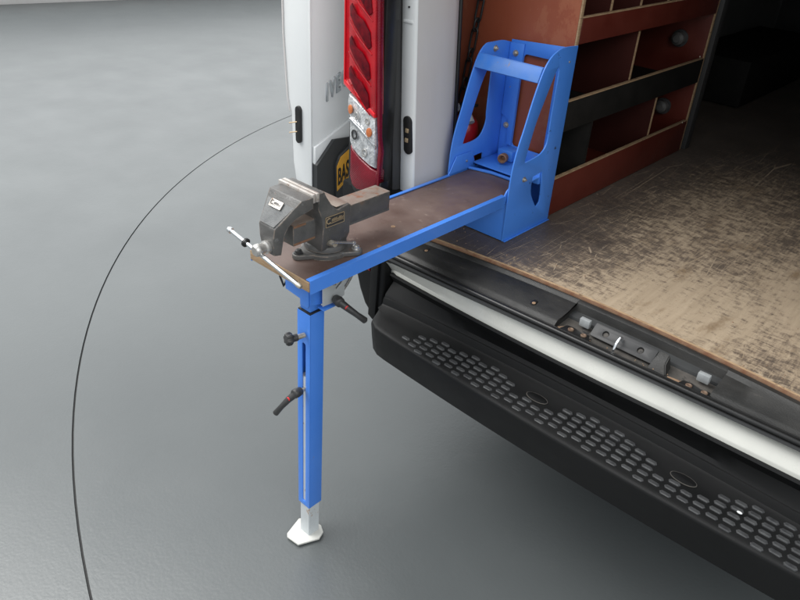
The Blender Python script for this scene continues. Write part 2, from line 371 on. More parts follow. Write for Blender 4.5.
def smooth_loop(pts, sharp=38, it=2):
    """corner cutting that leaves true corners alone"""
    for _ in range(it):
        res = []; n = len(pts)
        for i in range(n):
            a, b, c = Vector(pts[i-1]), Vector(pts[i]), Vector(pts[(i+1) % n])
            u, v = b-a, c-b
            if u.length < 1e-6 or v.length < 1e-6: res.append(tuple(b)); continue
            if math.degrees(u.angle(v)) > sharp or math.degrees(u.angle(v)) < 1: res.append(tuple(b))
            else: res += [tuple(b-u*.25), tuple(b+v*.25)]
        pts = res
    return pts
# ------------------------------------------------------------ studio
CX, CY, CR = -.002, 4.179, 4.020
def ring_sheet(name, r0, r1, z, m, n=256):
    bm = bmesh.new(); A = [bm.verts.new((CX+r0*math.cos(2*math.pi*k/n), CY+r0*math.sin(2*math.pi*k/n), z)) for k in range(n)]
    if r1 is None: bm.faces.new(A)
    else:
        B = [bm.verts.new((CX+r1*math.cos(2*math.pi*k/n), CY+r1*math.sin(2*math.pi*k/n), z)) for k in range(n)]
        for k in range(n): bm.faces.new((A[k], B[k], B[(k+1) % n], A[(k+1) % n]))
        D = [bm.verts.new((v.co.x, v.co.y, z-.02)) for v in A]
        for k in range(n): bm.faces.new((A[k], A[(k+1) % n], D[(k+1) % n], D[k]))
    o = from_bm(name, bm, m, None, sm=False); o['kind'] = 'structure'; return o
ring_sheet('floor', CR+.0032, 26, 0, 'floor')
ring_sheet('turntable_floor', CR-.0032, None, 0, 'floor')
o = ring_sheet('floor_gap', CR-.06, CR+.06, -.006, 'gap')
wl = thing('studio_wall', 'plain white studio wall far behind at the top left corner', 'wall', (-9.1, 4, 0))
plate('wall_surface', [(-8, 0), (16, 0), (16, 6), (-8, 6)], [], .2, lambda a, b, t: Vector((-9.25+.24*(a-2.4)+t, a, b)), 'wall', wl, bevel=.002)
plate('wall_skirting', [(-8, 0), (16, 0), (16, .12), (-8, .12)], [], .03, lambda a, b, t: Vector((-9.13+.24*(a-2.4)+t, a, b)), 'jamb', wl, bevel=.004)

# ------------------------------------------------------------ van
van = thing('cargo_van', 'white cargo van with open rear doorway, black step bumper and worn plywood floor', 'van', (-.47, 2.9, 0))
Yw = lambda x: max(1.30, -.1307*x*x-.1301*x+1.3191) if x < .1 else 1.3048-.05*(x-.1)
Ys = lambda x: 1.2389+.0313*x
Yt = lambda x: 1.2621+.048*x
Yb = lambda x: 1.238+.085*x+.066*x*x if x < -.3 else 1.222+.014*x
Yr = lambda x: 1.2300-.055*(x+.45)**2
Ye = lambda x: 1.0890+.055*(x+.45)**2
def lin(a, b, n): return [a+(b-a)*i/(n-1) for i in range(n)]
XL, XRt = -1.135, .20
CF = .729
# cargo floor board with pale ply front edge
xs = lin(-1.30, .38, 40)
rows = [[(x, 4.6, CF) for x in xs], [(x, Yw(x)+.004, CF) for x in xs], [(x, Yw(x), CF-.0015) for x in xs], [(x, Yw(x)-.001, CF-.006) for x in xs],
        [(x, Yw(x)-.0005, CF-.014) for x in xs]]
cf = loft('cargo_floor', rows[:2], ['cargo'], van)
loft('floor_edge', rows[1:], ['ply_edge', 'rust_edge'], van, [0, 1, 1])
# sill cover
P0, P1 = -.612, -.262
def cover(name, x0, x1, rowsf, n, mm='sill', mi=None):
    xx = lin(x0, x1, n); return loft(name, [[(x, *f(x)) for x in xx] for f in rowsf], [mm] if isinstance(mm, str) else mm, van, mi)
sidef = [lambda x: (Yw(x)+.003, .7175), lambda x: (Yw(x)-.008, .7215), lambda x: (Yw(x)-.011, .7205), lambda x: (Yw(x)-.017, .7135), lambda x: (Ys(x)+.030, .7065),
         lambda x: (Ys(x)+.024, .7025), lambda x: (Ys(x)+.016, .694), lambda x: (Ys(x)-.002, .691)]
sc1 = cover('sill_cover', XL, P0, sidef, 24)
sidef2 = [sidef[0], sidef[1], lambda x: (Yw(x)-.016, .7205), lambda x: (Yw(x)-.024, .7125), lambda x: (Ys(x)+.030, .703), lambda x: (Ys(x)+.026, .7005)]+sidef[6:]
sc2 = cover('sill_cover', P1, XRt, sidef2, 24)
pf = [sidef[0], sidef[1], lambda x: (Yw(x)-.014, .7215), lambda x: (Yw(x)-.020, .718), lambda x: (Yw(x)-.027, .692), lambda x: (Ys(x)+.022, .687), lambda x: (Ys(x)+.014, .690), sidef[7]]
sp = cover('latch_pocket', P0, P1, pf, 16, ['sill', 'sill_dust'], [0, 0, 0, 0, 1, 1, 0])
for x in (P0, P1):
    bm = bmesh.new(); vs = [bm.verts.new((x, *f(x))) for f in (sidef if x == P0 else sidef2)[2:]]+[bm.verts.new((x, *f(x))) for f in pf[2:][::-1]]
    bm.faces.new(vs); from_bm('pocket_end', bm, 'sill', sp, sm=False)
# oblong drain slots in the cover (dark insets with brown patch)
for x, y in ((-1.025, 1.275), (-.689, 1.268)):
    z = .7090 if x < -1 else .7088
    plate('drain_slot', rrect(x-.006, y-.011, x+.006, y+.011, .0055), [], .003, lambda a, b, t, z=z: Vector((a, b, z+t+.13*(b-1.268))), 'rubber', sc1, .0004)
    plate('torn_tape', circ(x+.002, y-.003, .0045, 8), [], .001, lambda a, b, t, z=z: Vector((a, b, z+t+.002+.13*(b-1.268))), 'card', sc1, .0002)
# seal
xx = lin(XL-.005, XRt, 40)
tube('sill_seal', [(x, Ys(x)-.002-.0 if x > -1.08 else Ys(x)-.002+.9*(x+1.08)**2*0, .699) for x in xx], .0062, 'rubber', van, 12)
tube('seal_lip', [(x, Ys(x)+.0075, .7005) for x in xx], .0028, 'rubber', van, 8)
cover('seal_flange', XL-.01, XRt, [lambda x: (Ys(x)+.004, .692), lambda x: (Ys(x)-.010, .6935), lambda x: (Ys(x)-.0115, .688), lambda x: (Yt(x)-.004, .6725), lambda x: (Yt(x)+.002, .668)], 30, 'seal')
# painted rear crossmember
xx = lin(-1.112, .22, 40)
def endr(x):  # rounds the left end down
    t = max(0, (-1.085-x)/.027); return .012*t*t
prof = [lambda x: (Yt(x)+.004, .668), lambda x: (Yt(x)-.001, .6745), lambda x: (Yt(x)-.004, .6762), lambda x: (Yt(x)-.0065, .6752), lambda x: (Yt(x)-.0065-.36*(Yt(x)-.0065-Yb(x)-.001), .6650), lambda x: (Yb(x)+.001+.3*(Yt(x)-.0075-Yb(x)), .6540), lambda x: (Yb(x)+.0012, .6445), lambda x: (Yb(x), .641), lambda x: (Yb(x)+.002, .622)]
rws = [[(x, f(x)[0]+endr(x), f(x)[1]-endr(x)) for x in xx] for f in prof]
for r in rws: r.insert(0, (xx[0]-.003, r[0][1]+.012, r[0][2]-.008))
loft('rear_crossmember', rws, ['cream'], van, ang=30)
# step bumper
bx = lin(-1.095, .19, 48)
def endw(x, e=-1.095, w=.07):
    t = max(0, (e+w-x)/w); return 1-math.sqrt(max(0, 1-t*t))
def mixy(f, x): return f(x)
lipz = .634
brows = []
def br(fy, z, pull=1.0): brows.append([(x, fy(x)+pull*endw(x)*(1.19-fy(x))*.95, z) for x in bx])
br(lambda x: Yb(x)+.016, .628, 0); br(lambda x: Yb(x)+.004, .6335, 0); br(lambda x: Yb(x)-.004, .6335, 0); br(lambda x: Yb(x)-.0065, .629, 0)
br(lambda x: Yb(x)+.010, .604, 0); br(lambda x: Yr(x)+.004, .577, .3); br(lambda x: Yr(x)-.001, .5680, .3); br(lambda x: Yr(x)-.0045, .5670, .3); br(lambda x: Yr(x)-.0065, .563, .35)
br(lambda x: Yr(x)-.0105, .550, .4); br(lambda x: Yr(x)-.017, .5465, .4)
br(lambda x: 1.16, .5445, .6); br(lambda x: Ye(x)+.012, .5415, 1); br(lambda x: Ye(x)+.007, .5400, 1); br(lambda x: Ye(x)+.0025, .5385, 1); br(lambda x: Ye(x), .5355, 1)
br(lambda x: Ye(x)-.001, .530, 1); br(lambda x: Ye(x)+.005, .488, 1); br(lambda x: Ye(x)+.013, .446, 1); br(lambda x: Ye(x)+.024, .436, 1); br(lambda x: 1.22, .440, .5); br(lambda x: 1.30, .46, 0)
bump_o = loft('step_bumper', brows, ['plastic'], van, ang=32)
# left end cap of the step: closes the shell
bm = bmesh.new(); bm.faces.new([bm.verts.new(r[0]) for r in brows]); from_bm('bumper_end_cap', bm, 'plastic', bump_o, sm=False)
# grip pads
bm = bmesh.new()
for (a, z, h) in ((0, 0, 0),):
    o8 = [(-.0120, 0), (-.0088, .0052), (.0088, .0052), (.0120, 0), (.0088, -.0052), (-.0088, -.0052)]
    lo = [bm.verts.new((x*1.08, y*1.12, -.001)) for x, y in o8]; md = [bm.verts.new((x, y, .0012)) for x, y in o8]; tp = [bm.verts.new((x*.86, y*.74, .0021)) for x, y in o8]
    for A, B in ((lo, md), (md, tp)):
        for k in range(6): bm.faces.new((A[k], A[(k+1) % 6], B[(k+1) % 6], B[k]))
    bm.faces.new(tp)
bmesh.ops.recalc_face_normals(bm, faces=bm.faces)
pad = bpy.data.meshes.new('grip_pad'); bm.to_mesh(pad); bm.free(); pad.materials.append(M['pad'])
ovals = [-.584, -.238, .108]
col_i = 0; x = -.948
while x < .17:
    yo = .0098 if col_i % 2 else 0
    for k in range(6):
        y = 1.1085+yo+.0196*k
        lim = 1.203-.06*max(0, -.55-x)
        if x < -.80: lim = min(lim, 1.152+.3*(x+.948))
        if x < -.93 and (y < 1.112 or y > 1.14): continue
        dx = min(abs(x-q) for q in ovals)
        if dx < .062: lim = min(lim, 1.151 if dx < .045 else 1.163)
        elif dx < .10: lim = min(lim, 1.178)
        if y > lim: continue
        o = bpy.data.objects.new('grip_pad', pad); COL.objects.link(o); o.parent = bump_o
        tz = .5405+(y-1.108)*(.0045/.055)
        o.location = (x+random.uniform(-.0005, .0005), y, min(tz, .5458)+.0003); o.rotation_euler = (0, 0, R(random.uniform(-1.5, 1.5)))
    x += .0292; col_i += 1
for q in ovals:
    plate('screw_cap', [(q+.026*math.cos(t*math.pi/12), 1.168+.0125*math.sin(t*math.pi/12)) for t in range(24)], [], .0018, XY(.5462), 'plastic', bump_o, .0005)
    plate('cap_groove', [(q+.0275*math.cos(t*math.pi/12), 1.168+.014*math.sin(t*math.pi/12)) for t in range(24)],
          [[(q+.0258*math.cos(t*math.pi/12), 1.168+.0123*math.sin(t*math.pi/12)) for t in range(24)]], .0012, XY(.5458), 'sill_dust', bump_o, .0002)
pc_ = bmesh.new(); bmesh.ops.create_icosphere(pc_, subdivisions=2, radius=.0042, matrix=Matrix.Translation((-.124, 1.158, .5495)) @ Matrix.Diagonal((1.3, .7, .6, 1)))
from_bm('paint_chip', pc_, 'white', bump_o)
# bumper corner piece
plate('bumper_corner', [(-1.27, .72), (-1.238, .66), (-1.212, .60), (-1.196, .55), (-1.175, .510), (-1.150, .488), (-1.112, .480), (-1.106, .50), (-1.106, .70), (-1.12, .735)], [], .28,
      lambda a, b, t: Vector((a, 1.345+t, b)), 'plastic', van, bevel=.010, ang=60)
plate('bumper_rib', [(-1.150, .49), (-1.132, .48), (-1.122, .49), (-1.118, .66), (-1.128, .672), (-1.145, .665)], [], .016, XZ(1.203), 'plastic', van, bevel=.004)
plate('corner_reflector', [(-1.205, .668), (-1.158, .668), (-1.153, .622), (-1.190, .628)], [], .006, XZ(1.2035), 'lens_deep', van, bevel=.0015)
# underbody
box('underbody', (-1.12, 1.30, .30), (.20, 4.9, .70), 'dark', van, .01)
# body shell
LN = .06
def lean(X, z): return X-LN*(z-.92)
def vert_strip(name, pts, z0, z1, m, ang=35, nz=2, close=False):
    """pts: plan polyline (X, Y) swept upward with the body's lean"""
    rows = []
    for i in range(nz):
        z = z0+(z1-z0)*i/(nz-1); rows.append([(lean(X, z), Y, z) for X, Y in pts])
    return loft(name, rows, [m], van, ang=ang)
vert_strip('rear_pillar', [(-1.186, 1.345), (-1.186, 1.334), (-1.182, 1.330), (-1.143, 1.330), (-1.139, 1.333), (-1.137, 1.34)], .705, 2.35, 'white', ang=50)
vert_strip('pillar_lining', [(-1.1375, 1.336), (-1.134, 1.36), (-1.131, 1.42), (-1.134, 1.47), (-1.143, 1.495), (-1.152, 1.503), (-1.31, 1.505)], .70, 2.35, 'jamb', ang=60)
tube('lining_edge_seal', [(lean(-1.147, .74), 1.507, .74), (lean(-1.147, 2.3), 1.507, 2.3)], .006, 'rubber', van, 10)
vert_strip('door_seal', [(-1.186, 1.335), (-1.188, 1.322), (-1.196, 1.314), (-1.206, 1.317), (-1.212, 1.312), (-1.221, 1.315), (-1.224, 1.34)], .69, 2.35, 'seal', ang=60)
vert_strip('seal_channel', [(-1.222, 1.34), (-1.25, 1.345), (-1.262, 1.29)], .66, 2.35, 'rubber')
vert_strip('body_side', [(-1.262, 1.30), (-1.335, 1.30), (-1.352, 1.32), (-1.356, 1.40), (-1.356, 4.9)], .62, 2.35, 'white', ang=60)
box('body_side', (.44, 1.30, .60), (.48, 4.9, 2.35), 'white', van, .004)
box('inner_wall', (-1.335, 1.51, .70), (-1.312, 4.7, 2.35), 'darkgrey', van, .002)
box('inner_wall', (.385, 1.36, .70), (.41, 4.7, 2.35), 'darkgrey', van, .002)
box('rear_pillar', (.20, 1.33, .70), (.44, 1.40, 2.35), 'white', van, .004)
box('roof', (-1.47, 1.28, 2.30), (.49, 4.9, 2.36), 'white', van, .01)
box('roof_lining', (-1.32, 1.33, 2.26), (.40, 4.7, 2.298), 'darkgrey', van, .002)
box('bulkhead', (-1.31, 4.62, .70), (.40, 4.66, 2.28), 'dark', van, .002)
# interior fittings in the dark far end
tube('bulkhead_brace', [(-.60, 4.15, .74), (-.50, 4.30, 1.35), (-.42, 4.5, 2.2)], .045, 'darkgrey', van, 12)
box('bulkhead_shelf', (-1.30, 3.3, .731), (-.98, 4.3, .93), 'black_ply', van, .01)
box('bulkhead_grille', (-1.29, 3.62, 1.28), (-.95, 4.0, 1.30), 'grey_plastic', van, .002)
# contact plate on the pillar
cpl = plate('contact_plate', [(-1.1757+.0135*math.cos(a), (1.004 if math.sin(a) >= 0 else .934)+.0135*math.sin(a)) for a in [i*math.pi/10 for i in range(20)]], [], .008,
            lambda a, b, t: Vector((a-.10*(b-.97)+.017, 1.328+t, b)), 'rubber', van, .0015)
for z in (.982, .957):
    box('contact_pad', (-1.1640+.0, 1.3215, z-.0055), (-1.1535, 1.3245, z+.0055), 'gold', cpl, .001)
tube('pillar_screw', [(-1.180, 1.329, 1.272), (-1.180, 1.326, 1.272)], .0022, 'rubber', van, 10)
box('pillar_ridge', (-1.196, 1.3265, 1.236), (-1.166, 1.331, 1.243), 'white', van, .0015)

# rear light cluster
LY = 1.25
lamp = box('rear_light', (-1.308, LY+.012, .80), (-1.19, 1.31, 1.75), 'rubber', van, .006)
def lf(yoff, bow=.10):   # plates bow round the corner
    def f(a, b, t):
        d = max(0, -1.235-a); return Vector((a, LY+yoff+t+d*d*2.5, b))
    return f
rz = 1.75
red_o = [(-1.310, 1.083), (-1.316, rz), (-1.217, rz), (-1.200, 1.29), (-1.187, 1.029), (-1.20, 1.036), (-1.24, 1.052), (-1.275, 1.068)]
plate('upper_lens', red_o, [], .03, lf(0), 'lens_red', lamp, .003, ang=50)
plate('lens_border', [(-1.3155, rz), (-1.309, 1.09), (-1.188, 1.034), (-1.188, 1.024), (-1.313, 1.078), (-1.3195, rz)], [], .02, lf(-.009), 'lens_line', lamp, .001)
plate('side_lens_strip', [(-1.220, rz), (-1.213, rz), (-1.190, 1.29), (-1.176, .975), (-1.168, .94), (-1.172, .85), (-1.180, .835), (-1.180, .90), (-1.179, .955), (-1.188, 1.03), (-1.201, 1.29)], [], .014, lf(-.004), 'lens_deep', lamp, .003)
plate('clear_lens', [(-1.292, 1.058), (-1.27, 1.052), (-1.192, 1.018), (-1.188, .960), (-1.184, .894), (-1.205, .895), (-1.245, .910), (-1.270, .922), (-1.284, .938), (-1.286, .97), (-1.286, 1.0), (-1.296, 1.02), (-1.298, 1.04)],
      [], .03, lf(.002), 'lens_clear', lamp, .004, ang=50)
plate('lower_lens', [(-1.281, .930), (-1.266, .917), (-1.24, .904), (-1.20, .889), (-1.178, .887), (-1.178, .855), (-1.19, .838), (-1.215, .822), (-1.25, .815), (-1.272, .822), (-1.283, .845)], [], .03, lf(.003), 'lens_deep', lamp, .004, ang=50)
plate('lamp_base', [(-1.287, .84), (-1.272, .808), (-1.25, .798), (-1.17, .80), (-1.165, .86), (-1.19, .85), (-1.25, .82)], [], .03, lf(.008), 'rubber', lamp, .003)
box('lamp_pedestal', (-1.33, 1.262, .66), (-1.13, 1.345, .815), 'plastic', van, .008)
# darker bowls and bright ribs behind the red lens
for k, zz in enumerate((1.60, 1.52, 1.44, 1.365, 1.290, 1.215, 1.142, 1.072)):
    s = .9
    pts = [(-1.288, zz+.050), (-1.280, zz+.058), (-1.262, zz+.036), (-1.238, zz+.028), (-1.214, zz+.004), (-1.208, zz-.028), (-1.216, zz-.034), (-1.244, zz-.008), (-1.268, zz+.012), (-1.286, zz+.030)]
    plate('reflector_bowl', pts, [], .004, lf(-.0155), 'lens_dark', lamp, .0012)
    plate('reflector_rib', [(-1.292, zz+.020), (-1.252, zz-.012), (-1.206, zz-.044), (-1.206, zz-.047), (-1.254, zz-.016), (-1.292, zz+.015)], [], .003, lf(-.0150), 'lens_red', lamp, .0012)
for px_, pz_, m_ in ((-1.281, 1.022, 'orange'), (-1.207, .982, 'orange')):
    plate('indicator_bulb', [(px_+.0095*math.cos(a*math.pi/8), pz_+.012*math.sin(a*math.pi/8)) for a in range(16)], [], .006, lf(-.0145), m_, lamp, .0025)
plate('clear_rib', [(-1.285, 1.000), (-1.24, .985), (-1.182, .952), (-1.182, .946), (-1.24, .978), (-1.285, .993)], [], .004, lf(-.0145), 'chrome', lamp, .001)
for cx_, cz_, rr in ((-1.262, .962, .012), (-1.222, .925, .010), (-1.215, 1.008, .008), (-1.255, 1.012, .009)):
    plate('clear_bowl', [(cx_+rr*math.cos(a*math.pi/8), cz_+rr*1.1*math.sin(a*math.pi/8)) for a in range(16)], [[(cx_+rr*.6*math.cos(a*math.pi/6), cz_+rr*.7*math.sin(a*math.pi/6)) for a in range(12)]], .003, lf(-.014), 'seal' if rr > .011 else 'steel', lamp, .001)

# left door, folded back along the body side
dr = plate('rear_door', [(-1.462, .721), (-1.47, 1.5), (-1.50, 2.2), (-1.60, 2.2), (-1.585, 1.5), (-1.574, 1.15), (-1.562, .98), (-1.552, .945), (-1.548, .80), (-1.538, .748), (-1.505, .722)], [], .66,
           lambda a, b, t: Vector((a, 1.602+t, b)), 'white', van, .004, ang=45)
box('door_edge_fold', (-1.472, 1.2675, .73), (-1.4625, 1.272, 1.9), 'white', dr, .002)
plate('door_edge_seal', [(-1.571, 1.9), (-1.577, 1.9), (-1.577, 1.15), (-1.5655, .985), (-1.556, .945), (-1.5535, .945), (-1.562, .985), (-1.573, 1.15)], [], .004, XZ(1.270), 'jamb', dr, .0008)
def onp(X, pts): k = X/-1.46; return [(max(1.2725, a*k), 1.55-(1.55-b)*k) for a, b in pts]
# lower, bulged part of the outer skin with its crease
plate('door_lower_skin', [(1.273, .866), (1.406, .919), (1.60, .985), (1.90, .99), (1.90, .73), (1.273, .73)], [], .012, YZ(-1.4600), 'white', dr, .0035, ang=60)
tr = plate('door_trim', onp(-1.4405, [(1.276, .722), (1.277, .806), (1.355, .868), (1.42, .862), (1.55, .862), (1.55, .66), (1.276, .66)]), [], .02, YZ(-1.4505), 'trim', dr, .003)
pl = plate('number_plate_holder', onp(-1.431, [(1.366, .660), (1.362, .79), (1.375, .816), (1.44, .850), (1.60, .850), (1.60, .660)]), [], .010, YZ(-1.436), 'trim', tr, .002)
plate('number_plate_strip', onp(-1.429, [(1.367, .708), (1.365, .785), (1.380, .812), (1.44, .841), (1.60, .841), (1.60, .780), (1.425, .745)]), [], .002, YZ(-1.4302), 'yellow', pl, .0004)
text('plate_lettering', 'BAS', .062, (-1.4284, 1.3385, .7430), (0, .40, .21), (0, .0, 1.15), 'ink', pl, .0006, bold=.0012, spacing=1.08)
text('door_lettering', 'IVECO', .066, (-1.4625, 1.323, .986), (0, .46, .22), (0, 0, 1.0), 'badge', dr, .0030, bold=.0022, spacing=1.38)
dc = plate('door_contact', [(-1.5155+.011*math.cos(a)-.0, (.958 if math.sin(a) >= 0 else .876)+.012*math.sin(a)) for a in [i*math.pi/10 for i in range(20)]], [], .010, XZ(1.2685), 'rubber', dr, .002)
for z in (.925, .897):
    tube('contact_pin', [(-1.519, 1.264, z), (-1.531, 1.246, z-.002)], .0017, 'gold', dc, 8)

# latch hardware in the pocket
sm_ = Matrix.Translation((-.466, 1.280, .705)) @ Matrix.Rotation(R(38), 4, 'X')
stp = plate('striker_plate', rrect(-.073, -.017, .073, .017, .004), [circ(-.042, 0, .0072), circ(.040, 0, .0072)], .005, lambda a, b, t: sm_ @ Vector((a, b, t)), 'seal', van, .001)
for a in (-.042, .040):
    plate('plate_bolt', circ(a, -.001, .0062), [], .003, lambda a_, b, t: sm_ @ Vector((a_, b, t-.0032)), 'sill_dust', stp, .0006)
tube('door_striker', [(-.470, 1.281, .705), (-.471, 1.277, .716), (-.471, 1.268, .7195), (-.472, 1.258, .713), (-.473, 1.250, .690)], .0032, 'chrome', van, 12)
for gx in (-.563, -.291):
    g = box('guide_block', (gx-.0125, 1.280, .697), (gx+.0125, 1.292, .7165), 'grey_plastic', van, .002)
    plate('guide_bracket', [(gx-.036, 1.240), (gx-.030, 1.262), (gx-.012, 1.264), (gx+.008, 1.258), (gx+.026, 1.262), (gx+.036, 1.243), (gx+.02, 1.236), (gx-.02, 1.236)], [], .006, XY(.694), 'rubber', g, .001)
    plate('torn_tape', [(gx-.046, 1.246), (gx-.034, 1.262), (gx-.026, 1.250), (gx+.01, 1.244), (gx+.032, 1.252), (gx+.040, 1.236), (gx-.01, 1.235)], [], .002, XY(.6915), 'card', g, .0004)
    for q in (-.014, .018):
        lathe('guide_screw', (gx+q, 1.250, .697), (0, 0, 1), [(0, .0068), (.0022, .0066), (.003, .005), (.0022, .0035), (.0012, .002)], 'screw_dull', g, 18)
wb = bmesh.new()
vv = [(-.396, 1.256, .690), (-.356, 1.256, .690), (-.360, 1.292, .690), (-.394, 1.292, .690), (-.392, 1.268, .706), (-.366, 1.268, .706), (-.368, 1.292, .7195), (-.390, 1.292, .7195)]
q = [wb.verts.new(v) for v in vv]
for f in ((0, 1, 5, 4), (4, 5, 6, 7), (1, 2, 6, 5), (0, 4, 7, 3), (2, 3, 7, 6)): wb.faces.new([q[i] for i in f])
bmesh.ops.bevel(wb, geom=wb.edges[:], offset=.002, segments=2, affect='EDGES')
from_bm('stop_wedge', wb, 'sill', van)
plate('torn_tape', [(-.352, 1.258), (-.330, 1.262), (-.31, 1.252), (-.32, 1.245), (-.35, 1.25)], [], .002, XY(.6905), 'card', van, .0004)
random.seed(3)
gb = bmesh.new()   # crumbs of grit in the sill and along the board
for i in range(70):
    x = random.uniform(-1.05, 0); r = random.uniform(.0006, .0018)
    if P0 < x < P1 and random.random() < .75: y, z = Ys(x)+random.uniform(.016, .036), .691
    else: y, z = Yw(x)+random.uniform(0, .3)*random.random(), CF
    bmesh.ops.create_icosphere(gb, subdivisions=1, radius=r, matrix=Matrix.Translation((x, y, z+r*.4)))
gr = from_bm('grit', gb, 'card', van); gr['kind'] = 'stuff'

# ------------------------------------------------------------ storage shelf inside the van
sh = thing('storage_shelf', 'red brown plywood shelving with black middle lip against the inside wall of the van', 'shelf', (-1.1, 2.1, CF))
SX = -.912; BK = -1.295; Y0, Y1 = 1.661, 2.545
TH = .012
def pan(name, lo, hi, m, bev=.0006): return box(name, lo, hi, m, sh, bev)
ep = pan('end_panel', (-1.303, Y0-.006, CF+.002), (SX-.004, Y0+.006, 2.1), 'red_ply')
box('panel_edge', (SX-.0039, Y0-.0055, CF+.002), (SX+.001, Y0+.0055, 2.1), 'ply_edge', ep, .0006)
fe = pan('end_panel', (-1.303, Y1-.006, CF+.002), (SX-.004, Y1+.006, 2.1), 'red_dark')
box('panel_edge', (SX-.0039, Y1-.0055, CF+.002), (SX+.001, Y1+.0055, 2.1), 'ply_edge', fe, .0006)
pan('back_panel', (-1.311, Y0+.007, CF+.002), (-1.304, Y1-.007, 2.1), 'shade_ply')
def lip(z0, z1, m):
    l = pan('front_lip', (SX-.010, Y0+.0065, z0), (SX+.0025, Y1-.0065, z1-.003), m, .0008)
    box('lip_edge', (SX-.010, Y0+.0066, z1-.0028), (SX+.0024, Y1-.0066, z1), 'ply_edge', l, .0008)
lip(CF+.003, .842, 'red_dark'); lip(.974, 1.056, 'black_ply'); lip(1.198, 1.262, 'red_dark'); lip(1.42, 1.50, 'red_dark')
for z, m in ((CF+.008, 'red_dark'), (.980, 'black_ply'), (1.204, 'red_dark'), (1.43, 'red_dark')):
    pan('shelf_board', (-1.303, Y0+.0068, z-.005), (SX-.0105, Y1-.0068, z+.005), m)
def div(y, z0, z1, m, edge='ply_edge', x1=SX-.012):
    d = pan('divider', (-1.302, y-.005, z0), (x1-.002, y+.005, z1), m)
    box('divider_edge', (x1-.002, y-.0045, z0), (x1+.0006, y+.0045, z1), edge, d, .0005)
div(2.03, .986, 1.192, 'shade_ply'); div(1.85, .7385, .974, 'black_ply', 'black_ply'); div(2.262, .7385, .972, 'shade_ply')  # divider sides coloured dark to stand for shade inside the compartments
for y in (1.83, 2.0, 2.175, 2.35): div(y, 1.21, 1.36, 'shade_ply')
pan('back_shade_sheet', (-1.3035, 1.67, .745), (-1.296, 2.25, .974), 'black_ply')  # black sheets added to paint the shade at the back of the compartments
pan('back_shade_sheet', (-1.3035, 1.67, .99), (-1.296, 2.02, 1.195), 'black_ply')
pan('side_shade_sheet', (-1.30, Y0+.0070, .745), (SX-.014, Y0+.0105, .972), 'black_ply')  # added black sheet, painted shade on the inner side of the end panel
for xx_, zz_ in ((-1.005, 1.105), (-1.005, .872)):
    f = lathe('round_fitting', (xx_, Y1-.006, zz_), (0, -1, 0), [(0, .026), (.006, .026), (.008, .022), (.030, .021), (.034, .016), (.038, .012), (.039, .001)], 'fitgrey', sh, 28)
    lathe('fitting_rim', (xx_, Y1-.013, zz_), (0, -1, 0), [(0, .0285), (.004, .0285), (.005, .024)], 'pad', f, 28)
for yy, zz_ in ((2.50, 1.075), (2.50, .851)):
    lathe('screw', (SX+.002, yy, zz_-.01), (1, 0, 0), [(0, .004), (.0015, .0035), (.002, .001)], 'zinc', sh, 12)
# dark upright just past the shelf
box('dark_upright', (-1.30, Y1+.02, CF+.002), (SX+.012, Y1+.06, 2.2), 'seal', van, .003)

# chain hanging in front of the red panel
ch = thing('hanging_chain', 'black long-link chain hanging down the red plywood panel behind the blue bracket', 'chain', (-1.18, 1.64, 1.55))
def link_mesh(name, c, d, wdir, ln, wd, r, parent):
    c, d, wv = Vector(c), Vector(d).normalized(), Vector(wdir).normalized(); pts = []
    for s, a0 in ((1, 0), (-1, 180)):
        for i in range(7):
            a = R(a0+i*30); pts.append(c+d*(s*(ln/2-wd/2))+wv*(wd/2*math.cos(a))+d*(wd/2*math.sin(a)))
    pts.append(pts[0]); bm = bmesh.new(); bm_tube(bm, pts, r, 8, cap=False); return from_bm(name, bm, 'chain', parent, ang=60)
p = Vector((-1.168, 1.640, 1.56)); k = 0
dd = Vector((-.12, .0, -1)).normalized()
while p.z > .95:
    ln = .055 if k % 2 == 0 else .026
    wdv = (1, 0, -.12) if k % 2 == 0 else (0, 1, 0)
    link_mesh('chain_link', p, dd, wdv, ln+.008, .018, .0030, ch); p = p+dd*(.0405); k += 1

# fire extinguisher
fx = thing('fire_extinguisher', 'small red fire extinguisher standing in the gap behind the left blue side plate', 'fire extinguisher', (-1.174, 1.585, CF))
lathe('cylinder_body', (-1.174, 1.585, CF+.002), (0, 0, 1), [(0, .036), (.004, .040), (.20, .040), (.222, .036), (.236, .024), (.244, .014)], 'ext_red', fx, 32, ang=50)
lathe('valve', (-1.174, 1.585, CF+.244), (0, 0, 1), [(0, .013), (.012, .013), (.014, .009), (.024, .009)], 'zinc', fx, 20)
lathe('pressure_gauge', (-1.192, 1.568, CF+.262), (-.3, -1, .1), [(0, .012), (.008, .013), (.010, .011)], 'grey_plastic', fx, 20)
plate('squeeze_handle', [(-.03, 0), (.034, .010), (.036, .018), (-.02, .012)], [], .014, lambda a, b, t: Vector((-1.174+a, 1.585+t, CF+.262+b)), 'rubber', fx, .002)
tube('discharge_nozzle', [(-1.164, 1.575, CF+.256), (-1.149, 1.565, CF+.252), (-1.134, 1.558, CF+.235)], [.007, .008, .011], 'grey_plastic', fx, 14)
bm = bmesh.new()
for i in range(13):
    pass
for zz_ in (.07, .10, .12, .15):
    r_ = .0405
    a_ = [bm.verts.new((-1.174+r_*math.cos(R(t)), 1.585+r_*math.sin(R(t)), CF+zz_)) for t in range(190, 262, 6)]
    b_ = [bm.verts.new((-1.174+r_*math.cos(R(t)), 1.585+r_*math.sin(R(t)), CF+zz_+.010)) for t in range(190, 262, 6)]
    for i in range(len(a_)-1): bm.faces.new((a_[i], a_[i+1], b_[i+1], b_[i]))
from_bm('printed_label', bm, 'grey_plastic', fx)

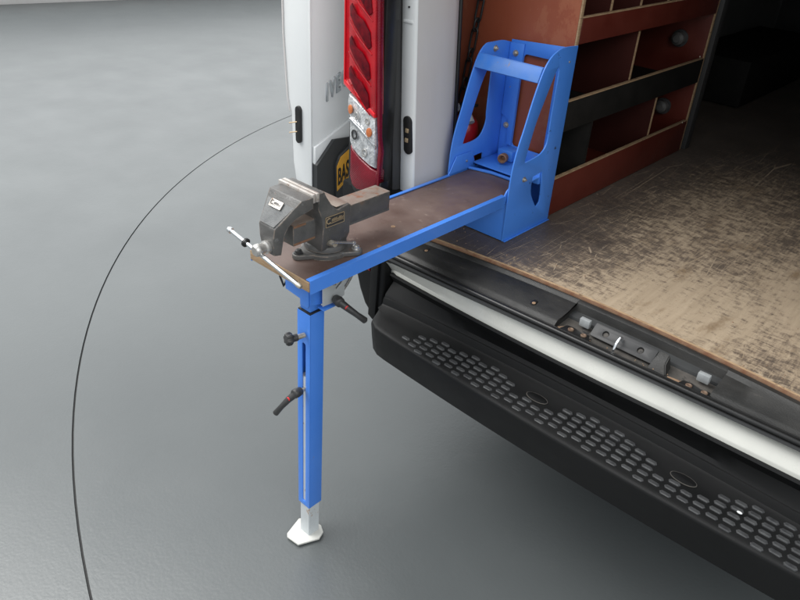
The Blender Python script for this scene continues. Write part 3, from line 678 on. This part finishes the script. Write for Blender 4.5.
# ------------------------------------------------------------ folding workbench
wbn = thing('folding_workbench', 'blue steel fold-out workbench with brown plywood top bolted in the van doorway on one leg', 'workbench', (-1.0, 1.2, 0))
# side plates
out = [(1.432, .7315), (1.429, .877), (1.432, .935), (1.444, .985), (1.459, 1.025), (1.478, 1.09), (1.497, 1.139), (1.512, 1.168), (1.533, 1.188), (1.560, 1.199), (1.59, 1.203), (1.648, 1.199), (1.648, .7315)]
cut = [(1.578, 1.150), (1.577, 1.100), (1.576, 1.027), (1.579, .975), (1.572, .955), (1.556, .943), (1.536, .938), (1.483, .934), (1.4815, .940), (1.495, .988), (1.508, 1.035), (1.534, 1.089), (1.563, 1.150), (1.572, 1.160)]
tri = [(1.533, .885), (1.574, .890), (1.578, .88), (1.589, .805), (1.582, .793), (1.571, .790), (1.530, .842)]
lcut = [(1.560, 1.125), (1.545, 1.107), (1.519, 1.05), (1.497, .985), (1.479, .933), (1.484, .929), (1.53, .930), (1.555, .938), (1.570, .960), (1.575, .983), (1.571, .995), (1.571, 1.118)]
ltri = [(1.534, .886), (1.574, .888), (1.578, .855), (1.549, .853)]
out = smooth_loop(out); cut = smooth_loop(cut, 60); lcut = smooth_loop(lcut, 50); tri = smooth_loop(tri, 60)
rp = plate('side_plate', out, [cut, tri], .004, YZ(-.902), 'blue_dirty', wbn, .0008)
lout = [(a, b-max(0, (a-1.50))*.17) if b > 1.1 else (a, b) for a, b in out]
lout = [(a, min(b, 1.1835)) for a, b in lout]
lp = plate('side_plate', lout, [lcut, ltri], .004, YZ(-1.097), 'blue', wbn, .0008)
bp = plate('back_plate', [(-1.094, .7315), (-1.094, 1.1815), (-.9045, 1.192), (-.9045, .7315)], [rrect(-1.050, .905, -.948, 1.152, .010)], .004, XZ(1.646), 'blue', wbn, .0008)
plate('back_flange', [(-1.094, .985), (-1.094, 1.175), (-1.05, 1.177), (-1.05, .905), (-1.066, .905), (-1.070, .975)], [], .004, XZ(1.6412), 'blue', bp, .0008)
cb = box('cross_bar', (-1.094, -.0035, -.0185), (-.9045, .0035, .0185), 'blue_worn', wbn, .002, Matrix.Translation((0, 1.501, 1.146)) @ Matrix.Rotation(R(-24), 4, 'X'))
box('bar_flange', (-1.094, -.001, -.0012), (-.9045, .022, .0012), 'blue_worn', cb, .0006, Matrix.Translation((0, 1.5095, 1.1632)) @ Matrix.Rotation(R(-14), 4, 'X'))
box('base_box', (-1.094, 1.4335, .7315), (-.9045, 1.4365, .836), 'blue', wbn, .001)
box('base_box', (-1.094, 1.4370, .7315), (-.9045, 1.642, .7345), 'blue', wbn, .0008)
box('base_flange', (-.8998, 1.434, .7300), (-.8945, 1.648, .7325), 'blue', wbn, .0006)
# pivot hardware behind the seat
box('pivot_plate', (-1.092, 1.530, .868), (-.9055, 1.642, .872), 'blue_dirty', wbn, .001)
box('pivot_block', (-1.062, 1.600, .874), (-1.015, 1.640, .903), 'blue_dirty', wbn, .002)
box('pivot_block', (-.955, 1.575, .850), (-.9055, 1.615, .884), 'blue_dirty', wbn, .003)
lathe('pivot_barrel', (-1.03, 1.585, .888), (.3, -1, .1), [(0, .013), (.018, .013), (.020, .010), (.012, .006), (.006, .004)], 'rust_edge', wbn, 20)
lathe('pivot_barrel', (-.985, 1.60, .884), (.3, -1, 0), [(0, .009), (.014, .009), (.015, .005)], 'rust_edge', wbn, 18)
for p_, d_ in (((-.8998, 1.490, .889), (1, 0, 0)), ((-1.0948, 1.494, .883), (1, 0, 0)), ((-1.0948, 1.575, 1.166), (1, 0, 0)), ((-1.073, 1.6390, 1.150), (0, -1, 0)),
               ((-1.073, 1.6390, .958), (0, -1, 0)), ((-.925, 1.6438, .966), (0, -1, 0))):
    bolt(wbn, p_, d_, .0048 if p_[0] > -.95 and d_[0] else .0058)
lathe('rivet', (-.8998, 1.618, 1.164), (1, 0, 0), [(0, .003), (.001, .0025), (.0014, .001)], 'zinc', wbn, 12)
# bench top
ZB = .857
bt = box('bench_top', (-1.086, .7785, ZB-.021), (-.914, 1.522, ZB), 'ply_top', wbn, .0008)
box('front_edge', (-1.0895, .7752, ZB-.0212), (-.9055, .7784, ZB+.0002), 'ply_edge', wbn, .0006)
plate('side_rail', [(-.9165, ZB+.0035), (-.9035, ZB+.0035), (-.9035, ZB-.0265), (-.9060, ZB-.0265), (-.9060, ZB+.001), (-.9165, ZB+.001)], [], .645, lambda a, b, t: Vector((a, 1.1000+t, b)), 'blue', wbn, .0008)
plate('side_rail', [(-1.0835, ZB+.0035), (-1.0925, ZB+.0035), (-1.0925, ZB-.0265), (-1.0900, ZB-.0265), (-1.0900, ZB+.001), (-1.0835, ZB+.001)], [], .645, lambda a, b, t: Vector((a, 1.1000+t, b)), 'blue', wbn, .0008)
plate('hinge_tab', [(1.4225, ZB+.003), (1.450, .905), (1.520, .905), (1.527, ZB+.003)], [], .0035, YZ(-1.0900), 'blue', wbn, .0006)
plate('hinge_tab', [(1.4225, ZB+.003), (1.4225, ZB-.02), (1.43, ZB-.02), (1.440, ZB+.02), (1.430, ZB+.014)], [], .0035, YZ(-.9075), 'blue', wbn, .0006)
plate('rear_stop', [(-1.088, 1.512), (-1.03, 1.530), (-.912, 1.530), (-.912, 1.523), (-1.02, 1.522), (-1.088, 1.505)], [], .006, XY(ZB+.004), 'blue', wbn, .001)
# bolt holes in the top
for x_, y_ in ((-.972, 1.083), (-.925, .99)):
    lathe('screw_hole', (x_, y_, ZB+.0002), (0, 0, 1), [(0, .0055), (.0008, .005), (.0009, .0028), (.0003, .0026)], 'card' if y_ > 1 else 'rust_edge', wbn, 16)
# leg
def lg(z): return Vector((-1.0125, .8655+.018*(z-.35), z))     # slight lean of the leg
LH = .021
def lfn(axis, off):
    def f(a, b, t):
        c = lg(b); return c+(Vector((a, off+t, 0)) if axis == 'y' else Vector((off+t, a, 0)))-Vector((0, 0, 0))
    return f
T = .003
slot = [(.0062*math.cos(R(a))+.0005, (.622 if a <= 180 else .138)+.0055*math.sin(R(a))) for a in range(0, 360, 20)]
leg = plate('leg_tube', [(-LH, .118), (LH, .118), (LH, .708), (-LH, .708)], [slot], T, lfn('y', -LH+T/2), 'blue', wbn, .0005)
plate('tube_side', [(-LH+T, .118), (LH, .118), (LH, .708), (-LH+T, .708)], [], T, lfn('x', LH-T/2), 'blue', leg, .0005)
plate('tube_side', [(-LH+T, .118), (LH, .118), (LH, .708), (-LH+T, .708)], [], T, lfn('x', -LH+T/2), 'blue', leg, .0005)
plate('tube_side', [(-LH+T, .118), (LH-T, .118), (LH-T, .708), (-LH+T, .708)], [], T, lfn('y', LH-T/2), 'blue', leg, .0005)
IH = .0177
bm = bmesh.new()
v0 = [bm.verts.new(lg(z)+Vector((a*IH, b*IH, 0))) for z in (.008, .53) for a, b in ((-1, -1), (1, -1), (1, 1), (-1, 1))]
for f in ((0, 1, 5, 4), (1, 2, 6, 5), (2, 3, 7, 6), (3, 0, 4, 7), (4, 5, 6, 7), (3, 2, 1, 0)): bm.faces.new([v0[i] for i in f])
bmesh.ops.bevel(bm, geom=bm.edges[:], offset=.0018, segments=2, affect='EDGES')
from_bm('inner_leg', bm, 'inner', wbn)
tube('inner_leg_plug', [lg(.531), lg(.545)], .012, 'rubber', wbn, 12)
ft = [(-1.043, .806), (-1.034, .799), (-.994, .803), (-.970, .856), (-.979, .878), (-1.0, .889), (-1.046, .882), (-1.060, .861)]
plate('foot_plate', ft, [], .006, lambda a, b, t: Vector((a, b, .0085+t+.05*(.85-b)*0+.07*(a+1.01)*0)), 'foot', wbn, .0015)
# collar and upper post
bm = bmesh.new(); c = lg(.708)
bm_box(bm, (c.x-LH+.001, c.y-LH+.001, .706), (c.x+LH-.001, c.y+LH-.001, .7115), .001)
from_bm('tube_rim', bm, 'rubber', wbn)
box('upper_post', (c.x-.0165, c.y-.0165, .7118), (c.x+.0165, c.y+.0165, .834), 'blue', wbn, .002)
cl = plate('clevis', [(-1.0665, .834), (-1.0665, .747), (-1.018, .743), (-1.018, .728), (-.994, .728), (-.9905, .735), (-.9905, .834)], [], .004, XZ(.8480), 'blue', wbn, .001)
plate('clevis_side', [(.8502, .834), (.8502, .735), (.905, .722), (.925, .722), (.925, .730), (.900, .745), (.900, .834)], [], .004, YZ(-.9905), 'blue', cl, .001)
box('clevis_back', (-1.0665, .896, .765), (-.993, .900, .834), 'blue', cl, .001)
box('clevis_side', (-1.0665, .8502, .75), (-1.0625, .8958, .834), 'blue', cl, .001)
box('clevis_foot', (-.988, .870, .722), (-.968, .915, .7255), 'blue', cl, .001)
# swivel sector with arc slot
sec = [(.872, .834), (.872, .732), (.915, .729), (.935, .737)]+arc(.872, .834, .095, -48, 0, 8)
slot_a = arc(.872, .834, .083, -62, -8, 10); slot_b = arc(.872, .834, .078, -8, -62, 10)
sp_ = plate('sector_plate', sec, [slot_a+slot_b], .003, YZ(-.974), 'zincplate', wbn, .0005)
plate('sector_rim', arc(.872, .834, .110, -58, -2, 12)+arc(.872, .834, .104, -2, -58, 12), [], .006, YZ(-.978), 'steel', sp_, .001)
plate('sector_backing', arc(.872, .834, .100, -70, -2, 12)+[(.89, .83)], [], .002, YZ(-.980), 'seal', sp_, .0004)
bolt(sp_, (-.9722, .915, .808), (1, 0, 0), .005)
bolt(sp_, (-.9722, .90, .780), (1, 0, 0), .003)
# small wire latch left of the clevis
tube('wire_latch', [(-1.070, .852, .828), (-1.082, .848, .80), (-1.084, .846, .77), (-1.074, .848, .748), (-1.070, .850, .76)], .0025, 'rubber', wbn, 8)
box('latch_plate', (-1.0755, .851, .775), (-1.0685, .870, .832), 'zincplate', wbn, .001)
# clamp levers
def lever(base, ax, end, name='clamp_lever', kn=1.0):
    base, end = Vector(base), Vector(end); ax = Vector(ax).normalized()
    hb = lathe(name, base-ax*.016, ax, [(0, .006), (.004, .010*kn), (.016, .0118*kn), (.024, .0112*kn), (.027, .008*kn)], 'knob', wbn, 22, ang=50)
    top = base+ax*.002; d = (end-top)
    mid = top+d*.25+ax*.010
    tube('lever_arm', [top-d*.02, top+d*.12+ax*.004, mid, top+d*.6+ax*.012, end+ax*.010-d*.04, end+ax*.010], [.009, .0085, .0078, .0066, .0075, .0045], 'knob', hb, 14, ang=60)
    lathe('release_button', top+ax*.006+d*.2, ax, [(.0, .0052), (.0085, .0052), (.0097, .0038)], 'redbtn', hb, 16)
    tube('lever_stud', [base-ax*.030, base-ax*.012], .0045, 'zinc', hb, 12)
lever((-.953, .899, .744), (1, -.25, .05), (-.915, .940, .698))
lever((-1.010, .824, .500), (.10, -1, .15), (-1.046, .796, .436))
# star knob
kc = Vector((-1.014, .812, .655)); bm = bmesh.new(); d, u, v = frame_for((-.25, -1, .1)); n = 48
prof = [(0, .8), (.004, 1), (.012, 1), (.016, .82), (.0165, .4)]; rings = []
for h, s in prof:
    rings.append([bm.verts.new(kc-d*.006+d*h+(u*math.cos(2*math.pi*k/n)+v*math.sin(2*math.pi*k/n))*(.0135+.0018*math.cos(6*2*math.pi*k/n))*s) for k in range(n)])
for a, b in zip(rings, rings[1:]):
    for k in range(n): bm.faces.new((a[k], a[(k+1) % n], b[(k+1) % n], b[k]))
bm.faces.new(rings[0][::-1]); bm.faces.new(rings[-1])
kb = from_bm('star_knob', bm, 'knob', wbn, ang=50)
tube('knob_shaft', [kc+Vector((.006, .012, 0)), kc+Vector((.009, .034, -.001))], .006, 'zinc', kb, 14)
tube('knob_collar', [kc+Vector((.002, .002, 0)), kc+Vector((.006, .016, 0))], .0085, 'knob', kb, 14)

# ------------------------------------------------------------ bench vise
XC = -.988
vz = thing('bench_vise', 'worn grey cast iron bench vise with rusty slide bolted to the end of the workbench', 'vise', (XC, .89, ZB))
lower = lathe('swivel_base', (XC, .892, ZB+.0005), (0, 0, 1), [(0, .050), (.009, .050), (.011, .048), (.012, .046)], 'iron', vz, 48)
for a in (-97, 33, 150):
    ca, sa = math.cos(R(a)), math.sin(R(a)); pts = []
    nx, ny = -sa, ca
    loop = [(XC+ca*.030+nx*.030, .892+sa*.030+ny*.030), (XC+ca*.030-nx*.030, .892+sa*.030-ny*.030)]
    ex, ey = XC+ca*.066, .892+sa*.066
    loop += [(ex+.013*math.cos(R(a-80+i*20)), ey+.013*math.sin(R(a-80+i*20))) for i in range(9)]
    plate('base_ear', loop, [], .011, XY(ZB+.0065), 'iron', lower, .002, ang=50)
    b = lathe('mounting_bolt', (ex, ey, ZB+.012), (0, 0, 1), [(0, .0095), (.002, .0095), (.0021, .0068), (.007, .0068), (.009, .004)], 'steel' if a == 33 else 'seal', lower, 20)
lathe('swivel_ring', (XC, .892, ZB+.0125), (0, 0, 1), [(0, .0415), (.002, .0445), (.012, .0445), (.015, .042), (.0165, .034), (.028, .031)], 'iron', vz, 48, ang=40)
# static jaw body: profile in Y,Z extruded in X
XN, XFAR = -.942, -1.034
body = [(.852, ZB+.022), (.846, .905), (.846, .940), (.842, .958), (.838, .970), (.833, .981), (.8325, 1.0150), (.847, 1.0150), (.852, 1.004), (.864, .986), (.880, .968),
        (.887, .967), (.913, .9715), (.920, .968), (.921, .905), (.917, ZB+.022)]
def bodyfn(a, b, t):
    z = b; s = 1.0
    if z < .915: s = .72+.28*max(0, (z-.879)/.036)
    if z > .985: s = 1.06
    return Vector((XC+t*s, a, b))
plate('static_jaw', body, [], .092, bodyfn, 'iron', vz, .0022, ang=40)
box('anvil_top', (XC-.044, .884, .9700), (XC+.041, .917, .9715), 'rust_steel', vz, .0006, Matrix.Rotation(0, 4, 'X'))
# jaw inserts
def insert(y0, y1):
    bm = bmesh.new(); bm_box(bm, (XC-.051, y0, 1.000), (XC+.050, y1, 1.0178), .0008)
    return from_bm('jaw_insert', bm, 'jaw', vz)
insert(.8250, .8322); insert(.8150, .8225)
# slide bar (box section) runs through the body
sb = box('slide_bar', (XC-.0235, .790, .9065), (XC+.0215, 1.0610, .9500), 'iron', vz, .0016)
box('slide_top', (XC-.0230, .7905, .9502), (XC+.0212, 1.0605, .9512), 'rust_steel', sb, .0004)
box('slide_edge', (XC+.0214, .7905, .9450), (XC+.0223, .822, .9497), 'rust_edge', sb, .0003)
box('slide_edge', (XC+.0214, .7905, .9080), (XC+.0223, .845, .9125), 'rust_edge', sb, .0003)
box('slide_edge', (XC+.0214, .925, .9066), (XC+.0222, 1.0600, .9110), 'fitgrey', sb, .0003)
# moving jaw: hull-like body, tapered towards the screw
bm = bmesh.new()
def sect(pts): return [bm.verts.new(p) for p in pts]
H5 = .050
side = [(.7860, 1.0140, .0465), (.8145, 1.0140, .0475), (.8145, .992, .0475), (.7960, .9870, .0465), (.7790, .9780, .0400), (.7665, .9620, .0335), (.7605, .9450, .0290), (.7580, .9000, .0215),
        (.7440, .9010, .0175), (.7400, .9350, .0205), (.7415, .9590, .0235)]
Rv = [bm.verts.new((XC+.002+.004*(w_-.0175)/.03+w_, y, z)) for y, z, w_ in side]; Lv = [bm.verts.new((XC+.002+.004*(w_-.0175)/.03-w_, y, z)) for y, z, w_ in side]
n = len(side)
for k in range(n): bm.faces.new((Rv[k], Rv[(k+1) % n], Lv[(k+1) % n], Lv[k]))
fR = bm.faces.new(Rv); fL = bm.faces.new(Lv[::-1])
bmesh.ops.triangulate(bm, faces=[fR, fL])
bmesh.ops.recalc_face_normals(bm, faces=bm.faces)
es = [e for e in bm.edges if len(e.link_faces) == 2 and e.calc_face_angle(0) > .35]
bmesh.ops.bevel(bm, geom=es, offset=.0022, segments=2, affect='EDGES', profile=.6)
mj = from_bm('moving_jaw', bm, 'iron', vz, ang=40)
# lighter worn front face sheet is its own slightly proud casting pad
fa = [Vector((XC+.006-.0425, .7838, 1.0085)), Vector((XC+.006+.0425, .7838, 1.0085)), Vector((XC+.002+.0205, .7430, .9625)), Vector((XC+.002-.0205, .7430, .9625))]
nrm = (fa[1]-fa[0]).cross(fa[3]-fa[0]).normalized()
if nrm.y > 0: nrm = -nrm
bm = bmesh.new(); lo = [bm.verts.new(p+nrm*-.0006) for p in fa]; hi = [bm.verts.new(p+nrm*.0012) for p in fa]
bm.faces.new(hi); 
for k in range(4): bm.faces.new((lo[k], lo[(k+1) % 4], hi[(k+1) % 4], hi[k]))
bmesh.ops.bevel(bm, geom=[e for e in bm.edges], offset=.0005, segments=1, affect='EDGES')
from_bm('jaw_front_face', bm, 'iron_face', mj)
# name plates with raised rim and worn script strokes
def nameplate(c, xd, yd, wd, ht, m_face, m_rim, parent):
    c, xd, yd = Vector(c), Vector(xd).normalized(), Vector(yd); yd = (yd-xd*yd.dot(xd)).normalized(); nn = xd.cross(yd)
    f = lambda a, b, t: c+xd*a+yd*b+nn*t
    o = plate('name_plate', rrect(-wd/2, -ht/2, wd/2, ht/2, .0015), [], .0012, f, m_face, parent, .0003)
    rim = plate('plate_rim', rrect(-wd/2, -ht/2, wd/2, ht/2, .0015), [rrect(-wd/2+.0012, -ht/2+.0012, wd/2-.0012, ht/2-.0012, .001)], .0022, f, m_rim, o, .0003)
    g = lambda a, b, t: f(a, b, t+.0008)
    cx_ = -wd*.33
    strokes = [arc(cx_, ht*.08, ht*.30, 50, 320, 8)+arc(cx_, ht*.08, ht*.20, 320, 50, 8)]
    x = cx_+ht*.34; random.seed(5)
    while x < wd/2-.005:
        h = ht*random.uniform(.16, .34); strokes.append([(x, -ht*.08), (x+.0011, -ht*.08), (x+.0018, -ht*.08+h), (x+.0007, -ht*.08+h)]); x += .0024
    strokes.append([(cx_+ht*.2, -ht*.16), (wd/2-.003, -ht*.12), (wd/2-.003, -ht*.17), (cx_+ht*.2, -ht*.22)])
    for s in strokes: plate('script_stroke', s, [], .0008, g, m_rim if m_face != 'jaw' else 'seal', o, .0001)
cc = (fa[0]+fa[1]+fa[2]+fa[3])/4+nrm*.0018+Vector((-.004, .006, .0095))
nameplate(cc, (1, 0, 0), (fa[0]-fa[3]), .034, .0155, 'jaw', 'jaw', mj)
nameplate((XN+.0002, .876, .948), (0, 1, 0), (0, 0, 1), .050, .0225, 'seal', 'gold', vz)
# screw, hub, handle
lathe('screw_hub', (XC+.003, .747, .9170), (0, -1, 0), [(0, .0125), (.003, .0135), (.012, .0135), (.014, .0105), (.022, .0105), (.026, .0125), (.034, .0120), (.037, .009)], 'steel', vz, 28, ang=45)
hp0, hp1 = Vector((-1.0765, .722, .9245)), Vector((-.870, .722, .8875))
hd = (hp1-hp0).normalized()
hnd = tube('tommy_bar', [hp0, hp1], .0042, 'chrome', vz, 18)
tube('bar_end', [hp0-hd*.003, hp0+hd*.004], [.0062, .0062], 'chrome', hnd, 16)
tube('bar_end', [hp1-hd*.006, hp1-hd*.001, hp1+hd*.005], [.0050, .0050, .0035], 'zinc', hnd, 16)
tube('rubber_ring', [hp0+hd*.046, hp0+hd*.048, hp0+hd*.052, hp0+hd*.054], [.0072, .0092, .0092, .0072], 'rubber', hnd, 20)
# swivel lock bolt with its cross bar
tube('lock_bolt', [(XN-.02, .868, .894), (XN+.012, .866, .902)], .0065, 'zinc', vz, 14)
lk = Vector((XN+.014, .866, .905))
tube('lock_bar', [lk+Vector((0, -.010, .005)), lk+Vector((.0, .050, -.016))], .0026, 'steel', vz, 12)
tube('lock_bar_end', [lk+Vector((0, .047, -.0148)), lk+Vector((0, .053, -.0172))], .0038, 'steel', vz, 12)
tube('lock_bar_end', [lk+Vector((0, -.013, .0062)), lk+Vector((0, -.008, .0042))], .0046, 'zinc', vz, 12)
bpy.context.view_layer.update()
